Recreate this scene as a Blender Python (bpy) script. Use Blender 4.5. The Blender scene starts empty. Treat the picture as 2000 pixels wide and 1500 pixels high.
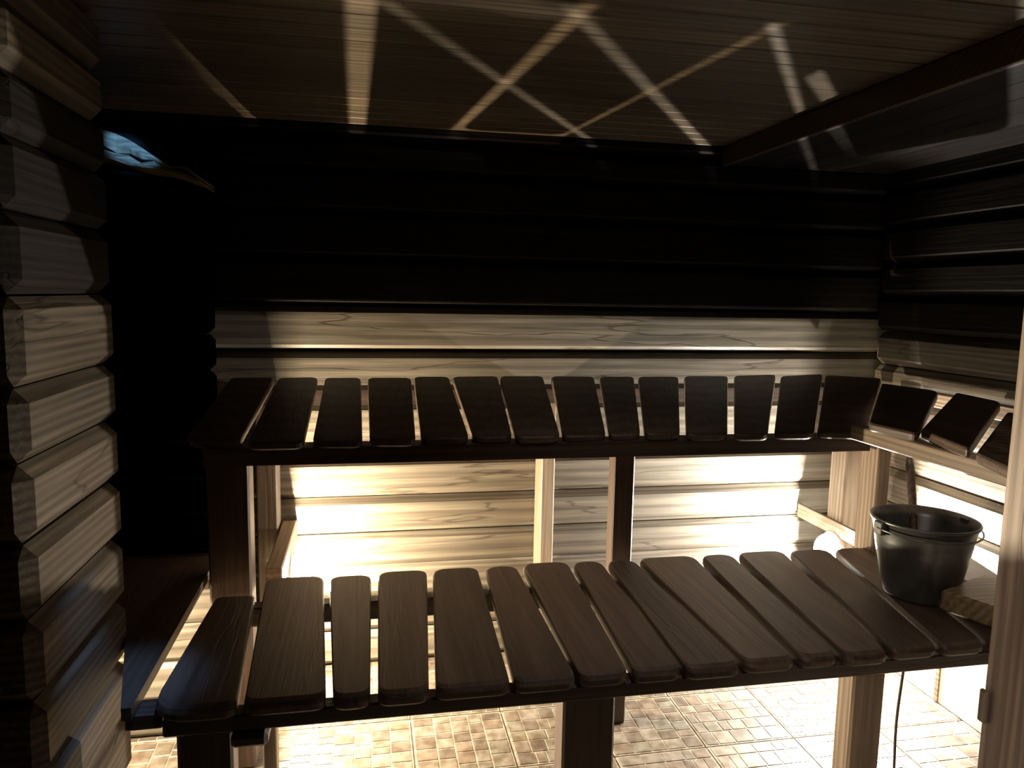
import bpy, bmesh, math, random
from mathutils import Vector, Matrix
random.seed(7)
C = bpy.context.scene.collection
SC = bpy.context.scene

# ------------------------------------------------------------------ camera
EYE = 1.5
F = 1450.0
def _n(v): return v.normalized()
YV = _n(Vector(((718-1000)/F, (750-568)/F, -1)))
XV = Vector(((8700-1000)/F, (750-719)/F, -1)); XV = _n(XV - YV*XV.dot(YV))
ZV = XV.cross(YV)
M = Matrix((XV, YV, ZV))              # camera axes -> world axes
cam_d = bpy.data.cameras.new('camera'); cam = bpy.data.objects.new('camera', cam_d); C.objects.link(cam)
cam_d.sensor_width = 36; cam_d.lens = 36*F/2000; cam_d.clip_start = .02
cam.matrix_world = Matrix.Translation((0, 0, EYE)) @ M.to_4x4()
SC.camera = cam
def ray(u, v): return M @ Vector(((u-1000)/F, -(v-750)/F, -1))
def onz(u, v, z):
    r = ray(u, v); t = (z-EYE)/r.z
    return Vector((r.x*t, r.y*t, z))

# ------------------------------------------------------------------ world, light, exposure
SC.view_settings.view_transform = 'Standard'; SC.view_settings.look = 'None'
SC.view_settings.gamma = 1; SC.view_settings.exposure = 0.0
SC.view_settings.use_curve_mapping = False
w = bpy.data.worlds.new('world'); SC.world = w; w.use_nodes = True
w.node_tree.nodes['Background'].inputs[0].default_value = (.5, .55, .7, 1)
w.node_tree.nodes['Background'].inputs[1].default_value = .001
def lamp(name, kind, loc, power, color, size=.02, aim=None, **k):
    d = bpy.data.lights.new(name, kind); d.energy = power; d.color = color
    if kind == 'AREA': d.size = size
    else: d.shadow_soft_size = size
    for a, b in k.items(): setattr(d, a, b)
    o = bpy.data.objects.new(name, d); C.objects.link(o); o.location = loc
    if aim is not None:
        o.rotation_euler = (Vector(aim)-Vector(loc)).to_track_quat('-Z', 'Y').to_euler()
    return o
# unseen blue spot added under the ceiling to imitate outdoor light on the platform
lamp('blue_spot', 'SPOT', (-.12, 1.50, 2.07), 75, (.24, .47, 1), .04, (-.53, 1.68, .63), spot_size=math.radians(16), spot_blend=1)
# added unseen warm fill under the ceiling, lifting the lower bench and jamb
lamp('bench_fill', 'AREA', (.72, 1.50, 2.07), .8, (1, .80, .70), .3, (.75, 1.80, .6), spread=math.radians(68))
lamp('log_end_spot', 'SPOT', (.1, .3, 1.75), 560.0, (.15, .40, 1), .01, (-.665, 2.4, 1.905), spot_size=math.radians(4.2), spot_blend=.6)  # added narrow blue spot standing in for outdoor light on the log end
# added unseen spot behind the camera, brightening the door frame post
lamp('jamb_fill', 'SPOT', (-.15, -.1, 1.75), 22, (1, .80, .68), .05, (1.22, 1.10, .98), spot_size=math.radians(36), spot_blend=.6)
WARM = (1, .80, .55); COOL = (1, .93, .83)
LAMPS = [((-.2635, 2.64, .49), (1, 0, 0), 250, WARM), ((1.852, 2.63, .485), (-1, 0, 0), 250, COOL), ((2.03, 2.47, .50), (.42, -.906, 0), 200, COOL),
         ((-.78, 2.20, .53), (0, 0, -1), 70, WARM)]

# ------------------------------------------------------------------ materials
def wood(name, col, axis=0, dark=.55, rough=.5, knots=.5, crack=.6, grain=1.0, bump=.35):
    m = bpy.data.materials.new(name); m.use_nodes = True
    N = m.node_tree.nodes; L = m.node_tree.links
    b = N['Principled BSDF']; b.inputs['Roughness'].default_value = rough
    tc = N.new('ShaderNodeTexCoord'); oi = N.new('ShaderNodeObjectInfo')
    mul = N.new('ShaderNodeVectorMath'); mul.operation = 'SCALE'; mul.inputs[0].default_value = (13.1, 7.7, 5.3)
    L.new(oi.outputs['Random'], mul.inputs['Scale'])
    add = N.new('ShaderNodeVectorMath'); L.new(tc.outputs['Object'], add.inputs[0]); L.new(mul.outputs[0], add.inputs[1])
    def mp(s_along, s_across):
        q = N.new('ShaderNodeMapping'); s = [s_across]*3; s[axis] = s_along
        q.inputs['Scale'].default_value = s; L.new(add.outputs[0], q.inputs['Vector']); return q
    def noise(mpn, detail=5, dist=0., rough_=.55):
        q = N.new('ShaderNodeTexNoise'); q.inputs['Scale'].default_value = 1; q.inputs['Detail'].default_value = detail
        q.inputs['Distortion'].default_value = dist; q.inputs['Roughness'].default_value = rough_
        L.new(mpn.outputs[0], q.inputs['Vector']); return q
    def ramp(src, p0, p1, c0=(0, 0, 0, 1), c1=(1, 1, 1, 1)):
        q = N.new('ShaderNodeValToRGB'); q.color_ramp.elements[0].position = p0; q.color_ramp.elements[1].position = p1
        q.color_ramp.elements[0].color = c0; q.color_ramp.elements[1].color = c1; L.new(src, q.inputs[0]); return q
    fine = noise(mp(2.5, 90), 6, .3); broad = noise(mp(.9, 9), 3, .8)
    # growth rings: a wave over warped coordinates
    wv = N.new('ShaderNodeTexWave'); wv.wave_type = 'RINGS'; wv.inputs['Scale'].default_value = 1.6
    wv.inputs['Distortion'].default_value = 5; wv.inputs['Detail'].default_value = 3; wv.inputs['Detail Scale'].default_value = .7
    L.new(mp(.6, 10).outputs[0], wv.inputs['Vector'])
    d = tuple(c*dark for c in col)+(1,)
    base = ramp(fine.outputs[0], .32, .68, d, col+(1,))
    mx = N.new('ShaderNodeMixRGB'); mx.blend_type = 'MULTIPLY'; mx.inputs[0].default_value = .7
    r2 = ramp(broad.outputs[0], .3, .7, (.55, .5, .45, 1), (1.0, 1.0, 1.0, 1))
    L.new(base.outputs[0], mx.inputs[1]); L.new(r2.outputs[0], mx.inputs[2])
    mx2 = N.new('ShaderNodeMixRGB'); mx2.blend_type = 'MULTIPLY'; mx2.inputs[0].default_value = .4*grain
    L.new(mx.outputs[0], mx2.inputs[1]); L.new(wv.outputs['Color'], mx2.inputs[2])
    # knots
    vo = N.new('ShaderNodeTexVoronoi'); vo.inputs['Scale'].default_value = 1; L.new(mp(2.2, 8).outputs[0], vo.inputs['Vector'])
    kn = ramp(vo.outputs['Distance'], .03, .13, (.28, .2, .14, 1), (1, 1, 1, 1))
    mx3 = N.new('ShaderNodeMixRGB'); mx3.blend_type = 'MULTIPLY'; mx3.inputs[0].default_value = knots
    L.new(mx2.outputs[0], mx3.inputs[1]); L.new(kn.outputs[0], mx3.inputs[2])
    # drying cracks: where a stretched noise crosses its middle
    cn = noise(mp(.5, 7), 4, .15, .5)
    sub = N.new('ShaderNodeMath'); sub.operation = 'SUBTRACT'; sub.inputs[1].default_value = .56; L.new(cn.outputs[0], sub.inputs[0])
    ab = N.new('ShaderNodeMath'); ab.operation = 'ABSOLUTE'; L.new(sub.outputs[0], ab.inputs[0])
    cr = ramp(ab.outputs[0], .0015, .0065, (.12, .08, .05, 1), (1, 1, 1, 1))
    mx4 = N.new('ShaderNodeMixRGB'); mx4.blend_type = 'MULTIPLY'; mx4.inputs[0].default_value = crack
    L.new(mx3.outputs[0], mx4.inputs[1]); L.new(cr.outputs[0], mx4.inputs[2])
    hs = N.new('ShaderNodeHueSaturation'); L.new(mx4.outputs[0], hs.inputs['Color'])
    mr = N.new('ShaderNodeMapRange'); mr.inputs[3].default_value = .75; mr.inputs[4].default_value = 1.15
    L.new(oi.outputs['Random'], mr.inputs[0]); L.new(mr.outputs[0], hs.inputs['Value'])
    L.new(hs.outputs[0], b.inputs['Base Color'])
    bm1 = N.new('ShaderNodeBump'); bm1.inputs['Strength'].default_value = bump; bm1.inputs['Distance'].default_value = .003
    ad = N.new('ShaderNodeMath'); ad.operation = 'MULTIPLY'; L.new(fine.outputs[0], ad.inputs[0]); L.new(cr.outputs[0], ad.inputs[1])
    L.new(ad.outputs[0], bm1.inputs['Height']); L.new(bm1.outputs[0], b.inputs['Normal'])
    return m
def plain(name, col, rough=.5, metal=0., noise_amt=.25, scale=30):
    m = bpy.data.materials.new(name); m.use_nodes = True
    N = m.node_tree.nodes; L = m.node_tree.links; b = N['Principled BSDF']
    b.inputs['Roughness'].default_value = rough; b.inputs['Metallic'].default_value = metal
    tc = N.new('ShaderNodeTexCoord'); q = N.new('ShaderNodeTexNoise'); q.inputs['Scale'].default_value = scale; q.inputs['Detail'].default_value = 6
    L.new(tc.outputs['Object'], q.inputs['Vector'])
    r = N.new('ShaderNodeValToRGB'); r.color_ramp.elements[0].position = .3; r.color_ramp.elements[1].position = .7
    r.color_ramp.elements[0].color = tuple(c*(1-noise_amt) for c in col)+(1,); r.color_ramp.elements[1].color = col+(1,)
    L.new(q.outputs[0], r.inputs[0]); L.new(r.outputs[0], b.inputs['Base Color'])
    return m
LOGC = (.26, .23, .18); SHADEC = (.026, .021, .017)
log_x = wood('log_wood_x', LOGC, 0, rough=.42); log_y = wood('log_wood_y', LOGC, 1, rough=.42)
shade_x = wood('shade_darkened_log_x', SHADEC, 0, rough=.6); shade_y = wood('shade_darkened_log_y', SHADEC, 1, rough=.6)  # dark copies of the log wood: shade of the upper room put into colour
log_dark = wood('shade_black_log', (.010, .009, .009), 0, rough=.6)  # near-black wood colour carries the shade on the partition
for m_, v_ in ((log_dark, 0), (shade_x, .12), (shade_y, .12)): m_.node_tree.nodes['Principled BSDF'].inputs['Specular IOR Level'].default_value = v_
brown_y = wood('brown_log', (.19, .15, .105), 1, rough=.6); brown_y.node_tree.nodes['Principled BSDF'].inputs['Specular IOR Level'].default_value = .15
block_m = wood('pale_block_wood', (.62, .50, .30), 0, crack=.1)
jamb_m = wood('pale_jamb_wood', (.60, .49, .40), 2, crack=.1)
ceil_m = wood('ceiling_wood', (.24, .185, .12), 0, rough=.4, crack=.2)
bench_y = wood('bench_slat_wood', (.15, .105, .075), 1, rough=.5, crack=.15, knots=.3)
beam_x = wood('bench_beam_wood', (.11, .07, .05), 0, crack=.2)
post_z = wood('post_wood', (.42, .33, .24), 2, crack=.15, knots=.35)
post_dark = wood('old_post_wood', (.13, .08, .055), 2, crack=.2)
rail_y = wood('rail_wood', (.42, .32, .22), 1, crack=.2)
plinth_m = plain('white_plaster', (.62, .60, .55), .7, 0, .1, 12)
grout_m = plain('grout', (.55, .5, .4), .8)
metal_m = plain('dark_enamel', (.16, .17, .165), .35, .7, .35, 14)
wire_m = plain('wire_steel', (.25, .25, .24), .35, 1.)
cord_m = plain('dark_cord', (.05, .035, .025), .7)
cap_m = plain('white_plastic', (.75, .74, .7), .5)
def tile_mat():
    m = bpy.data.materials.new('printed_tile'); m.use_nodes = True
    N = m.node_tree.nodes; L = m.node_tree.links; b = N['Principled BSDF']
    at = N.new('ShaderNodeAttribute'); at.attribute_name = 'tone'; at.attribute_type = 'GEOMETRY'
    tc = N.new('ShaderNodeTexCoord'); q = N.new('ShaderNodeTexNoise'); q.inputs['Scale'].default_value = 26; q.inputs['Detail'].default_value = 5
    L.new(tc.outputs['Object'], q.inputs['Vector'])
    r = N.new('ShaderNodeValToRGB'); r.color_ramp.elements[0].position = .38; r.color_ramp.elements[1].position = .6
    r.color_ramp.elements[0].color = (.55, .48, .42, 1); r.color_ramp.elements[1].color = (1.1, 1.08, 1.05, 1); L.new(q.outputs[0], r.inputs[0])
    mx = N.new('ShaderNodeMixRGB'); mx.blend_type = 'MULTIPLY'; mx.inputs[0].default_value = .85
    L.new(at.outputs['Color'], mx.inputs[1]); L.new(r.outputs[0], mx.inputs[2]); L.new(mx.outputs[0], b.inputs['Base Color'])
    b.inputs['Roughness'].default_value = .32
    return m
tile_m = tile_mat()
def glow_mat(name, col, strength):
    m = bpy.data.materials.new(name); m.use_nodes = True
    N = m.node_tree.nodes; L = m.node_tree.links; N.remove(N['Principled BSDF'])
    e = N.new('ShaderNodeEmission'); e.inputs[0].default_value = col+(1,); e.inputs[1].default_value = strength
    t = N.new('ShaderNodeBsdfTransparent'); x = N.new('ShaderNodeMixShader'); x.inputs[0].default_value = .2
    L.new(t.outputs[0], x.inputs[1]); L.new(e.outputs[0], x.inputs[2]); L.new(x.outputs[0], N['Material Output'].inputs[0])
    return m
glow_w = glow_mat('lamp_glass_warm', WARM, 90); glow_c = glow_mat('lamp_glass_white', (1, .98, .95), 90)

# ------------------------------------------------------------------ helpers
def link(name, bm, mat, parent=None, smooth=False):
    me = bpy.data.meshes.new(name)
    bmesh.ops.recalc_face_normals(bm, faces=bm.faces)
    if smooth:
        for f in bm.faces: f.smooth = True
    bm.to_mesh(me); bm.free(); me.materials.append(mat)
    o = bpy.data.objects.new(name, me); C.objects.link(o); o.parent = parent
    return o
def cbox(bm, x0, x1, y0, y1, z0, z1, c=.004, mat=None):
    r = bmesh.ops.create_cube(bm, size=1)
    for v in r['verts']:
        v.co = Vector(((x0+x1)/2+v.co.x*(x1-x0), (y0+y1)/2+v.co.y*(y1-y0), (z0+z1)/2+v.co.z*(z1-z0)))
        if mat is not None: v.co = mat @ v.co
    if c:
        es = list({e for v in r['verts'] for e in v.link_edges})
        bmesh.ops.bevel(bm, geom=es, offset=c, segments=1, affect='EDGES', profile=.5)
def box(name, x0, x1, y0, y1, z0, z1, mat, parent=None, c=.004):
    bm = bmesh.new(); cbox(bm, x0, x1, y0, y1, z0, z1, c); return link(name, bm, mat, parent)
def empty(name, loc=(0, 0, 0)):
    o = bpy.data.objects.new(name, None); C.objects.link(o); o.location = loc; return o
def thing(name, label, cat, group=None):
    o = empty(name); o['label'] = label; o['category'] = cat
    if group: o['group'] = group
    return o
def struct(name):
    o = empty(name); o['kind'] = 'structure'; return o
def tag(o, label, cat, group=None):
    o['label'] = label; o['category'] = cat
    if group: o['group'] = group
    return o
def plank(name, pts, th, mat, parent, rad=.03, bev=.008):
    """a board: four top corners in order, rounded corners, rounded top edge, thickness th downwards"""
    out = []
    n = len(pts); rad_l = rad if isinstance(rad, (list, tuple)) else [rad]*n
    for i in range(n):
        p = pts[i]; a = pts[i-1]; b = pts[(i+1) % n]; r = rad_l[i]
        da = (a-p).normalized(); db = (b-p).normalized()
        pa = p+da*r; pb = p+db*r
        for k in range(6):
            t = k/5; out.append(pa*(1-t)**2+p*2*t*(1-t)+pb*t*t)
    cen = sum(out, Vector())/len(out)
    def ring(inset, dz):
        R = []
        for q in out:
            d = (cen-q); d.z = 0; dl = d.length
            # inset across and along by the same amount
            R.append(q + Vector((d.x/dl*inset, d.y/dl*inset, 0)) + Vector((0, 0, dz)))
        return R
    levels = [ring(bev*1.6, 0), ring(bev*.6, -bev*.3), ring(0, -bev), ring(0, -th+bev*.7), ring(bev*.8, -th)]
    bm = bmesh.new(); V = [[bm.verts.new(q) for q in L_] for L_ in levels]
    for a, b in zip(V, V[1:]):
        for i in range(len(a)):
            j = (i+1) % len(a); bm.faces.new((a[i], a[j], b[j], b[i]))
    bm.faces.new(V[0]); bm.faces.new(V[-1][::-1])
    return link(name, bm, mat, parent)
def lathe(bm, prof, seg=48, loc=(0, 0, 0), rot=None):
    rings = []
    for r, z in prof:
        R = []
        for k in range(seg):
            a = 2*math.pi*k/seg; p = Vector((r*math.cos(a), r*math.sin(a), z))
            if rot: p = rot @ p
            R.append(bm.verts.new(p+Vector(loc)))
        rings.append(R)
    for a, b in zip(rings, rings[1:]):
        for i in range(seg):
            j = (i+1) % seg; bm.faces.new((a[i], a[j], b[j], b[i]))
    return rings
def tube(bm, pts, r, seg=8):
    pts = [Vector(p) for p in pts]; rings = []; rr = r if isinstance(r, (list, tuple)) else [r]*len(pts)
    for i, p in enumerate(pts):
        t = (pts[min(i+1, len(pts)-1)]-pts[max(i-1, 0)]).normalized()
        u = t.orthogonal().normalized() if i == 0 else (u-t*u.dot(t)).normalized()
        v = t.cross(u)
        rings.append([bm.verts.new(p+(u*math.cos(2*math.pi*k/seg)+v*math.sin(2*math.pi*k/seg))*rr[i]) for k in range(seg)])
    for a, b in zip(rings, rings[1:]):
        for i in range(seg):
            j = (i+1) % seg; bm.faces.new((a[i], a[j], b[j], b[i]))
    bm.faces.new(rings[0][::-1]); bm.faces.new(rings[-1])

# ------------------------------------------------------------------ setting
BW = 2.9; RW = 2.18; LW = -1.2; CZ = 2.11; SX = -.6
def courses(name, zs, place, mat, ch=.025, parent_kind=struct, shade_mat=None, lo=9, hi=9):  # logs from lo up to hi get the shade-darkened wood
    w_ = parent_kind(name)
    for a, b in zip(zs, zs[1:]):
        bm = bmesh.new(); x0, x1, y0, y1 = place
        cbox(bm, x0, x1, y0, y1, a+.002, b-.002, ch*random.uniform(.85, 1.15)); link('log', bm, shade_mat if lo <= a < hi else mat, w_)
    return w_
courses('wall_back', [0, .14, .28, .41, .544, .693, .846, 1.064, 1.27, 1.44, 1.62, 1.79, 1.94, 2.057, CZ+.1], (LW-.15, RW+.15, BW, BW+.16), log_x, shade_mat=shade_x, lo=1.43)
courses('wall_right', [.36, .5, .64, .79, .94, 1.085, 1.225, 1.37, 1.515, 1.66, 1.81, 1.96, CZ+.08], (RW, RW+.16, .75, BW-.003), log_y, shade_mat=shade_y, lo=1.36)
courses('wall_left', [0, .15, .3, .45, .6, .75, .9, 1.05, 1.2, 1.35, 1.5, 1.65, 1.8, 1.95, CZ+.08], (LW-.16, LW, 1.28, BW-.003), log_y, shade_mat=shade_y, lo=1.0)
SZ = [0, .13, .27, .42, .57, .72, .88, 1.025, 1.175, 1.315, 1.48, 1.63, 1.76, 1.875, 1.99, CZ-.003]
courses('wall_front', SZ, (LW+.003, SX, 1.44, 1.95), brown_y, .024, shade_mat=shade_y, lo=1.47, hi=1.87)  # shade painted on the middle courses; top logs left undarkened to look lit
PZ = [0, .13, .26, .39, .51, .63, .75, .868, .99, 1.11, 1.23, 1.35, 1.47, 1.6, 1.72, CZ-.26]
courses('wall_partition', PZ, (LW+.003, -.495, 2.5, 2.62), log_x, .018, shade_mat=log_dark, lo=.60)
# ceiling boards, running along the back wall
ce = struct('ceiling'); y = .75; k = 0
bm0 = bmesh.new(); cbox(bm0, LW, RW+.02, .7, BW, CZ+.022, CZ+.06, 0); link('ceiling_deck', bm0, beam_x, ce)
while y < BW-.01:
    wd = min(.093, BW-y); box('board', LW+.003, RW-.003, y+.0012, y+wd-.0012, CZ, CZ+.02, ceil_m, ce, .0035); y += wd
# dropped soffit along the right wall
so = struct('trim_1')
x = 1.44
while x < RW-.05:
    box('board', x+.001, min(x+.125, RW-.003)-.001, .78, BW-.003, 2.035, 2.055, shade_y, so, .003); x += .125  # soffit underside uses the wood with shade in its colour
box('side_board', 1.42, 1.44, .78, BW-.003, 2.03, CZ-.002, beam_x, so, .003)
# floor of square tiles printed and moulded with small stones
fl = struct('floor')
box('screed', LW-.1, RW+.1, .3, BW+.1, -.06, -.008, grout_m, fl, 0)
TS = .323
def tile_mesh(i):
    rnd = random.Random(50+i); bm = bmesh.new(); cols = []
    s = TS-.004
    def blk(x0, x1, y0, y1, z0, z1, c, tone):
        nv = len(bm.faces)
        a = [bm.verts.new((x0, y0, z0)), bm.verts.new((x1, y0, z0)), bm.verts.new((x1, y1, z0)), bm.verts.new((x0, y1, z0))]
        b = [bm.verts.new((x0+c, y0+c, z1)), bm.verts.new((x1-c, y0+c, z1)), bm.verts.new((x1-c, y1-c, z1)), bm.verts.new((x0+c, y1-c, z1))]
        for q in range(4): bm.faces.new((a[q], a[(q+1) % 4], b[(q+1) % 4], b[q]))
        bm.faces.new(b); cols.extend([tone]*5)
    blk(0, s, 0, s, -.008, -.0012, .0015, (.34, .315, .26))
    pal = [(0.17, 0.14, 0.11), (0.19, 0.17, 0.13), (0.13, 0.11, 0.09), (0.20, 0.18, 0.15), (0.17, 0.14, 0.11), (0.18, 0.17, 0.14), (0.21, 0.19, 0.16), (0.13, 0.11, 0.09)]
    rows = 5; yy = .004
    hs = [rnd.uniform(.8, 1.25) for _ in range(rows)]; sm = sum(hs); hs = [h*(s-.008)/sm for h in hs]
    for h in hs:
        xx = .004-0.0
        while xx < s-.008:
            L_ = rnd.choice([.036, .055, .062, .070]); x1 = xx+L_
            if s-.004-x1 < .018: x1 = s-.004
            g = .0018
            blk(xx+g, x1-g, yy+g, yy+h-g, -.0012, .0006, .0018, rnd.choice(pal)); xx = x1
        yy += h
    me = bpy.data.meshes.new('floor_tile'); bm.to_mesh(me); bm.free(); me.materials.append(tile_m)
    ca = me.color_attributes.new('tone', 'FLOAT_COLOR', 'CORNER')
    for p in me.polygons:
        for li in p.loop_indices: ca.data[li].color = cols[p.index]+(1,)
    return me
TM = [tile_mesh(i) for i in range(6)]
i0 = -6
for ix in range(-6, 6):
    for iy in range(-4, 3):
        x = .467+ix*TS; y = 2.16+iy*TS
        if x > 2.1 or x < LW-.3 or y > BW: continue
        o = bpy.data.objects.new('tile', random.choice(TM)); C.objects.link(o); o.parent = fl
        r = random.randrange(4); s = TS-.004
        off = [(0, 0), (s, 0), (s, s), (0, s)][r]
        o.location = (x+off[0], y+off[1], 0); o.rotation_euler = (0, 0, r*math.pi/2)
# white plinth along the foot of the right wall, in panels
pl = struct('baseboard_right')
for y0, y1 in ((.75, 1.3), (1.303, 2.278), (2.284, BW-.003)):
    box('panel', 2.1, RW+.14, y0, y1, 0, .357, plinth_m, pl, .004)
box('joint_strip', 2.094, 2.1, 2.272, 2.290, .004, .36, rail_y, pl, .001)
# door frame post at the right edge of the picture
dr = struct('door_1')
box('door_jamb', 1.16, 1.30, .90, 1.15, 0, CZ-.002, jamb_m, dr, .006)
box('door_stop', 1.150, 1.16, 1.13, 1.149, .70, .765, jamb_m, dr, .003)
# split end of a cross log over the partition
def log_end():
    bm = bmesh.new()
    N_ = 9; prof = []
    for half in (0, 1):
        rings = []
        for i in range(N_):
            t = i/(N_-1); xx = -.785+.30*t; zt = 1.952-.125*t+.016*math.sin(t*5.5)
            zm = 1.905-.085*t+.006*math.sin(t*23); zb = 1.872-.062*t+.004*math.sin(t*11)
            g = .004+.003*math.sin(i*2.1)
            lo, hi = ((zm+g, zt) if half == 0 else (zb, zm-g))
            y0 = 2.36+.02*math.sin(i*.9)+(0 if half == 0 else -.02)
            hi = max(hi, lo+.008)
            rings.append([bm.verts.new(p) for p in ((xx, y0+.012, lo), (xx, y0, (lo+hi)/2-.004), (xx, y0+.016, hi), (xx, 2.6, hi), (xx, 2.6, lo))])
        for a, b in zip(rings, rings[1:]):
            for q in range(5): bm.faces.new((a[q], a[(q+1) % 5], b[(q+1) % 5], b[q]))
        bm.faces.new(rings[0][::-1]); bm.faces.new(rings[-1])
    return bm
bl = tag(link('log_end', log_end(), block_m), 'split slanting log end catching blue light, high above the dark log partition at left', 'log')

# ------------------------------------------------------------------ upper bench
ZB, ZF = 1.185, 1.06
UP = [((452,737),(537,737),(466,862),(358,858)), ((545,737),(621,736),(593,862),(482,864)), ((635,737),(705,737),(708,860),(610,860)),
 ((718,737),(803,737),(812,857),(722,857)), ((808,735),(876,735),(917,853),(822,854)), ((883,735),(972,734),(1001,851),(924,852)),
 ((976,734),(1060,734),(1095,850),(1008,852)), ((1076,734),(1160,735),(1184,848),(1099,850)), ((1171,735),(1238,735),(1251,846),(1190,848)),
 ((1246,735),(1325,735),(1328,845),(1259,846)), ((1336,734),(1422,734),(1421,846),(1340,847)), ((1434,733),(1515,731),(1499,847),(1434,847)),
 ((1525,734),(1606,730),(1590,844),(1512,845)), ((1612,732),(1722,738),(1693,845),(1596,842))]
ub = thing('upper_bench', 'upper sauna bench of dark splayed slats along the back wall', 'bench')
def slat4(q, zb, zf, th, mat, parent, rad, bev=.008):
    pts = [onz(*q[0], zb), onz(*q[1], zb), onz(*q[2], zf), onz(*q[3], zf)]
    for p in pts[:2]: p.y = min(p.y, 2.842)
    return plank('slat', pts, th, mat, parent, rad, bev)
for i, q in enumerate(UP):
    j = random.uniform(-.002, .002)
    slat4(q, ZB+j, ZF+j, .026, bench_y, ub, [.026, .026, .034, .034] if i else [.02, .02, .03, .05])
def uz(y): return ZF+(y-2.22)*(ZB-ZF)/(2.83-2.22)
def slope_rail(name, x0, x1, y0, y1, h, mat, parent):
    bm = bmesh.new(); zt0 = uz(y0)-.029; zt1 = uz(y1)-.029
    v = [bm.verts.new(p) for p in ((x0,y0,zt0-h),(x1,y0,zt0-h),(x1,y1,zt0-h),(x0,y1,zt0-h),(x0,y0,zt0),(x1,y0,zt0),(x1,y1,zt1),(x0,y1,zt1))]
    for f in ((0,1,2,3),(4,5,6,7),(0,1,5,4),(1,2,6,5),(2,3,7,6),(3,0,4,7)): bm.faces.new([v[k] for k in f])
    return link(name, bm, mat, parent)
slope_rail('front_beam', -.47, 1.70, 2.235, 2.28, .05, beam_x, ub)
slope_rail('rail', -.40, 1.92, 2.745, 2.805, .055, beam_x, ub)
box('leg', -.474, -.352, 2.285, 2.375, 0, 1.005, post_dark, ub, .006)
box('leg', .813, .886, 2.335, 2.395, 0, 1.005, post_dark, ub)
box('leg', 1.72, 1.76, 2.20, 2.31, 0, 1.028, post_z, ub)
box('leg', -.404, -.331, 2.78, 2.893, 0, 1.10, post_z, ub)
box('leg', .668, .722, 2.78, 2.893, 0, 1.10, post_z, ub)
box('leg', 1.875, 1.945, 2.60, 2.70, 0, 1.09, post_z, ub)
box('side_rail', -.325, -.272, 2.38, 2.893, .542, .615, rail_y, ub)
box('side_rail', 1.862, 1.874, 2.33, 2.893, .545, .605, rail_y, ub, .002)
# ------------------------------------------------------------------ side bench along the right wall
sb = thing('side_bench', 'short slatted upper bench turning along the right wall above the bucket', 'bench')
SD = [((1722,748),(1834,763),(1792,846),(1697,824)), ((1868,766),(1957,784),(1893,876),(1798,838)), ((1968,803),(2060,830),(2010,930),(1905,882))]
for q in SD:
    pts = [onz(*q[0], ZB), onz(*q[1], ZB), onz(*q[2], 1.118), onz(*q[3], 1.118)]
    for p in pts: p.x = min(p.x, RW-.006)
    plank('slat', pts, .030, bench_y, sb, [.02, .035, .03, .02])
for k in range(3):
    d_ = k*.155
    plank('slat', [Vector((2.165, 1.70-d_, ZB)), Vector((2.165, 1.56-d_, ZB)), Vector((1.55, 1.46-d_, 1.118)), Vector((1.55, 1.59-d_, 1.118))], .03, bench_y, sb, .03)
box('front_beam', 1.585, 1.625, 1.10, 2.19, 1.037, 1.087, rail_y, sb)
box('wall_rail', 2.125, 2.165, 1.30, 2.58, 1.098, 1.152, rail_y, sb)
box('leg', 1.59, 1.64, 1.12, 1.20, 0, 1.035, post_z, sb)

# ------------------------------------------------------------------ lower bench
lb = thing('lower_bench', 'lower sauna bench of wide brown round-ended slats in the foreground', 'bench')
LO = [((430,1150),(500,1150),(460,1385),(288,1385)), ((520,1122),(632,1122),(637,1370),(474,1378)), ((643,1120),(725,1120),(723,1365),(651,1370)),
 ((738,1114),(834,1112),(838,1355),(738,1360)), ((845,1108),(933,1106),(1001,1340),(851,1352)), ((947,1104),(1007,1102),(1130,1325),(1008,1338)),
 ((1019,1098),(1108,1096),(1230,1312),(1136,1322)), ((1117,1093),(1171,1092),(1332,1300),(1240,1310)), ((1185,1094),(1236,1092),(1452,1300),(1343,1305)),
 ((1247,1090),(1355,1085),(1560,1290),(1464,1298)), ((1370,1086),(1427,1083),(1644,1285),(1573,1290)), ((1442,1081),(1530,1079),(1738,1275),(1656,1283)),
 ((1546,1080),(1622,1079),(1840,1268),(1752,1275)), ((1637,1079),(1703,1078),(1935,1262),(1852,1268)), ((1716,1078),(1795,1078),(2035,1255),(1948,1262)),
 ((1810,1078),(1880,1076),(2140,1245),(2050,1252))]
LYB = [2.15, 2.27, 2.262, 2.275, 2.285, 2.28, 2.292, 2.285, 2.275, 2.285, 2.275, 2.285, 2.28, 2.275, 2.28, 2.28]
for i, q in enumerate(LO):
    P = [onz(*p, .63) for p in q]
    yf = 1.545+random.uniform(-.008, .006)
    jz = random.uniform(-.0025, .0025)
    xl, xr = P[3].x, P[2].x
    def xat(a, b, y): return a.x+(b.x-a.x)*(y-a.y)/(b.y-a.y)
    pts = [Vector((xat(P[0], P[3], LYB[i]), LYB[i], .63+jz)), Vector((xat(P[1], P[2], LYB[i]), LYB[i], .63+jz)),
           Vector((xat(P[1], P[2], yf), yf, .63+jz)), Vector((xat(P[0], P[3], yf), yf, .63+jz))]
    plank('slat', pts, .034, bench_y, lb, [.045, .045, .03, .03] if i else [.02, .02, .03, .09], .013)
box('front_beam', -.43, 2.05, 1.575, 1.62, .553, .592, beam_x, lb)
box('rail', -.40, 2.05, 2.13, 2.18, .535, .592, beam_x, lb)
box('leg', -.415, -.298, 1.622, 1.69, 0, .591, post_dark, lb, .006)
box('leg', .458, .590, 1.622, 1.70, 0, .591, post_dark, lb, .006)
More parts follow.
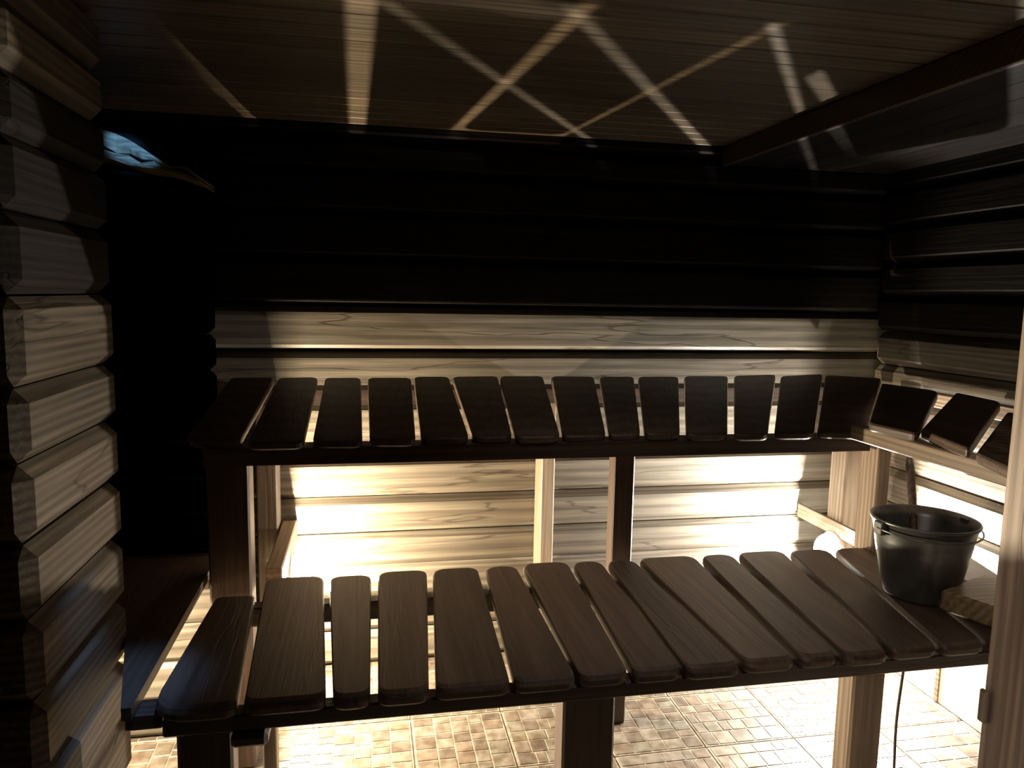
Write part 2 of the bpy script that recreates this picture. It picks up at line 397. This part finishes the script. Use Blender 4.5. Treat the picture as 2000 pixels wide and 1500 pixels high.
box('leg', 1.24, 1.335, 1.622, 1.69, 0, .591, post_z, lb, .006)
box('leg', -.30, -.262, 2.07, 2.128, 0, .591, post_z, lb)
box('leg', 1.60, 1.66, 2.05, 2.128, 0, .591, post_z, lb)
box('bracket', -.292, -.215, 1.56, 1.64, .522, .552, beam_x, lb, .008)
# ------------------------------------------------------------------ side platform left of the lower bench
sp = thing('side_platform', 'plain dark board platform between left log wall and lower bench', 'platform')
poly = [(-.508,1.575),(-.488,1.575),(-.488,2.49),(-1.19,2.49),(-1.19,1.955),(-.610,1.955)]
bm = bmesh.new(); a = [bm.verts.new((x, y, .628)) for x, y in poly]; b = [bm.verts.new((x, y, .600)) for x, y in poly]
for i in range(6): bm.faces.new((a[i], a[(i+1) % 6], b[(i+1) % 6], b[i]))
bm.faces.new(a); bm.faces.new(b[::-1]); link('top_board', bm, bench_y, sp)
box('bearer', -.511, -.436, 1.60, 1.66, .560, .598, beam_x, sp)
box('bearer', -1.19, -.50, 2.42, 2.48, .54, .598, beam_x, sp)

# ------------------------------------------------------------------ lamps
LBL = ['warm glowing round lamp under the bench at the left post', 'bright white glowing round lamp behind the lower bench near the right post',
       'white glowing lamp hidden behind the bucket below the side bench',
       'lamp facing the floor beneath the side platform, left of the lower bench']
for i, (loc, d, pw, col) in enumerate(LAMPS):
    t = thing('bulkhead_lamp', LBL[i], 'lamp')
    d = Vector(d); rot = d.to_track_quat('Z', 'Y').to_matrix(); o_ = Vector(loc)-d*.0045
    bm = bmesh.new(); lathe(bm, [(.0001, -.016), (.068, -.016), (.074, -.010), (.074, 0), (.068, .003), (.066, .0), (.0001, .0)], 36, o_, rot); link('back_plate', bm, cap_m, t, True)
    bm = bmesh.new(); lathe(bm, [(.066*math.cos(a), .003+.062*math.sin(a)) for a in [k*math.pi/2/8 for k in range(8)]]+[(.0005, .065)], 32, o_, rot)
    link('glass_dome', bm, glow_w if i in (0, 3) else glow_c, t, True)
    lo = lamp('lamp_light', 'POINT', loc, pw, col, .009); lo.parent = t

# ------------------------------------------------------------------ bucket and ladle
BX, BY = 1.615, 1.86
bk = thing('bucket', 'dark metal bucket with wire handle standing on the lower bench', 'bucket')
bm = bmesh.new()
prof = [(.0005, .006), (.090, .006), (.094, .0), (.098, .001), (.099, .008), (.1135, .075), (.125, .135), (.1285, .152), (.1285, .158), (.1305, .164), (.1305, .170),
        (.136, .198), (.1405, .222), (.1455, .224), (.147, .229), (.1455, .233), (.141, .232), (.1345, .20), (.121, .13), (.096, .012), (.0005, .012)]
lathe(bm, prof, 64, (BX, BY, .632)); link('pail', bm, metal_m, bk, True)
for s in (-1, 1):
    bm = bmesh.new(); cbox(bm, BX+s*.146-.010, BX+s*.146+.010, BY-.018, BY+.018, .632+.190, .632+.228, .003); link('ear', bm, metal_m, bk)
bm = bmesh.new(); pts = []
for k in range(17):
    a = math.pi*k/16; pts.append((BX+.156*math.cos(a), BY-.150*math.sin(a)*.97, .632+.21-.01*math.sin(a)*1.0))
tube(bm, pts, .0028); link('wire_handle', bm, wire_m, bk, True)
ld = thing('ladle', 'long dark wooden-handled ladle standing in the metal bucket', 'ladle')
base = Vector((BX-.005, BY+.01, .700)); top = Vector((onz(1776, 893, .985).x, onz(1776, 893, .985).y, .985))
bm = bmesh.new(); tube(bm, [base+(top-base)*t for t in (.12, .3, .6, .9, 1)], [.008, .011, .014, .014, .008], 10); link('handle', bm, post_dark, ld, True)
bm = bmesh.new(); lathe(bm, [(.0005, -.026), (.026, -.022), (.042, -.004), (.047, .018), (.044, .018), (.039, -.002), (.024, -.019), (.0005, -.022)], 28, base); link('bowl', bm, metal_m, ld, True)
# wooden block beside the bucket
bm = bmesh.new(); R = Matrix.Translation((1.72, 1.72, 0)) @ Matrix.Rotation(math.radians(22), 4, 'Z')
cbox(bm, -.12, .12, -.07, .07, .633, .695, .008, R)
tag(link('wood_block', bm, block_m), 'pale wooden block lying on the lower bench right of the bucket', 'block')
# thin cord hanging under the right end of the lower bench
bm = bmesh.new(); tube(bm, [(1.50+.004*math.sin(k*.8)-.0012*k, 1.76-.001*k, .59-k*.05) for k in range(12)], .004, 7)
tag(link('cord', bm, cord_m, None, True), 'thin dark cord hanging below the lower bench in front of the white plinth', 'cord')
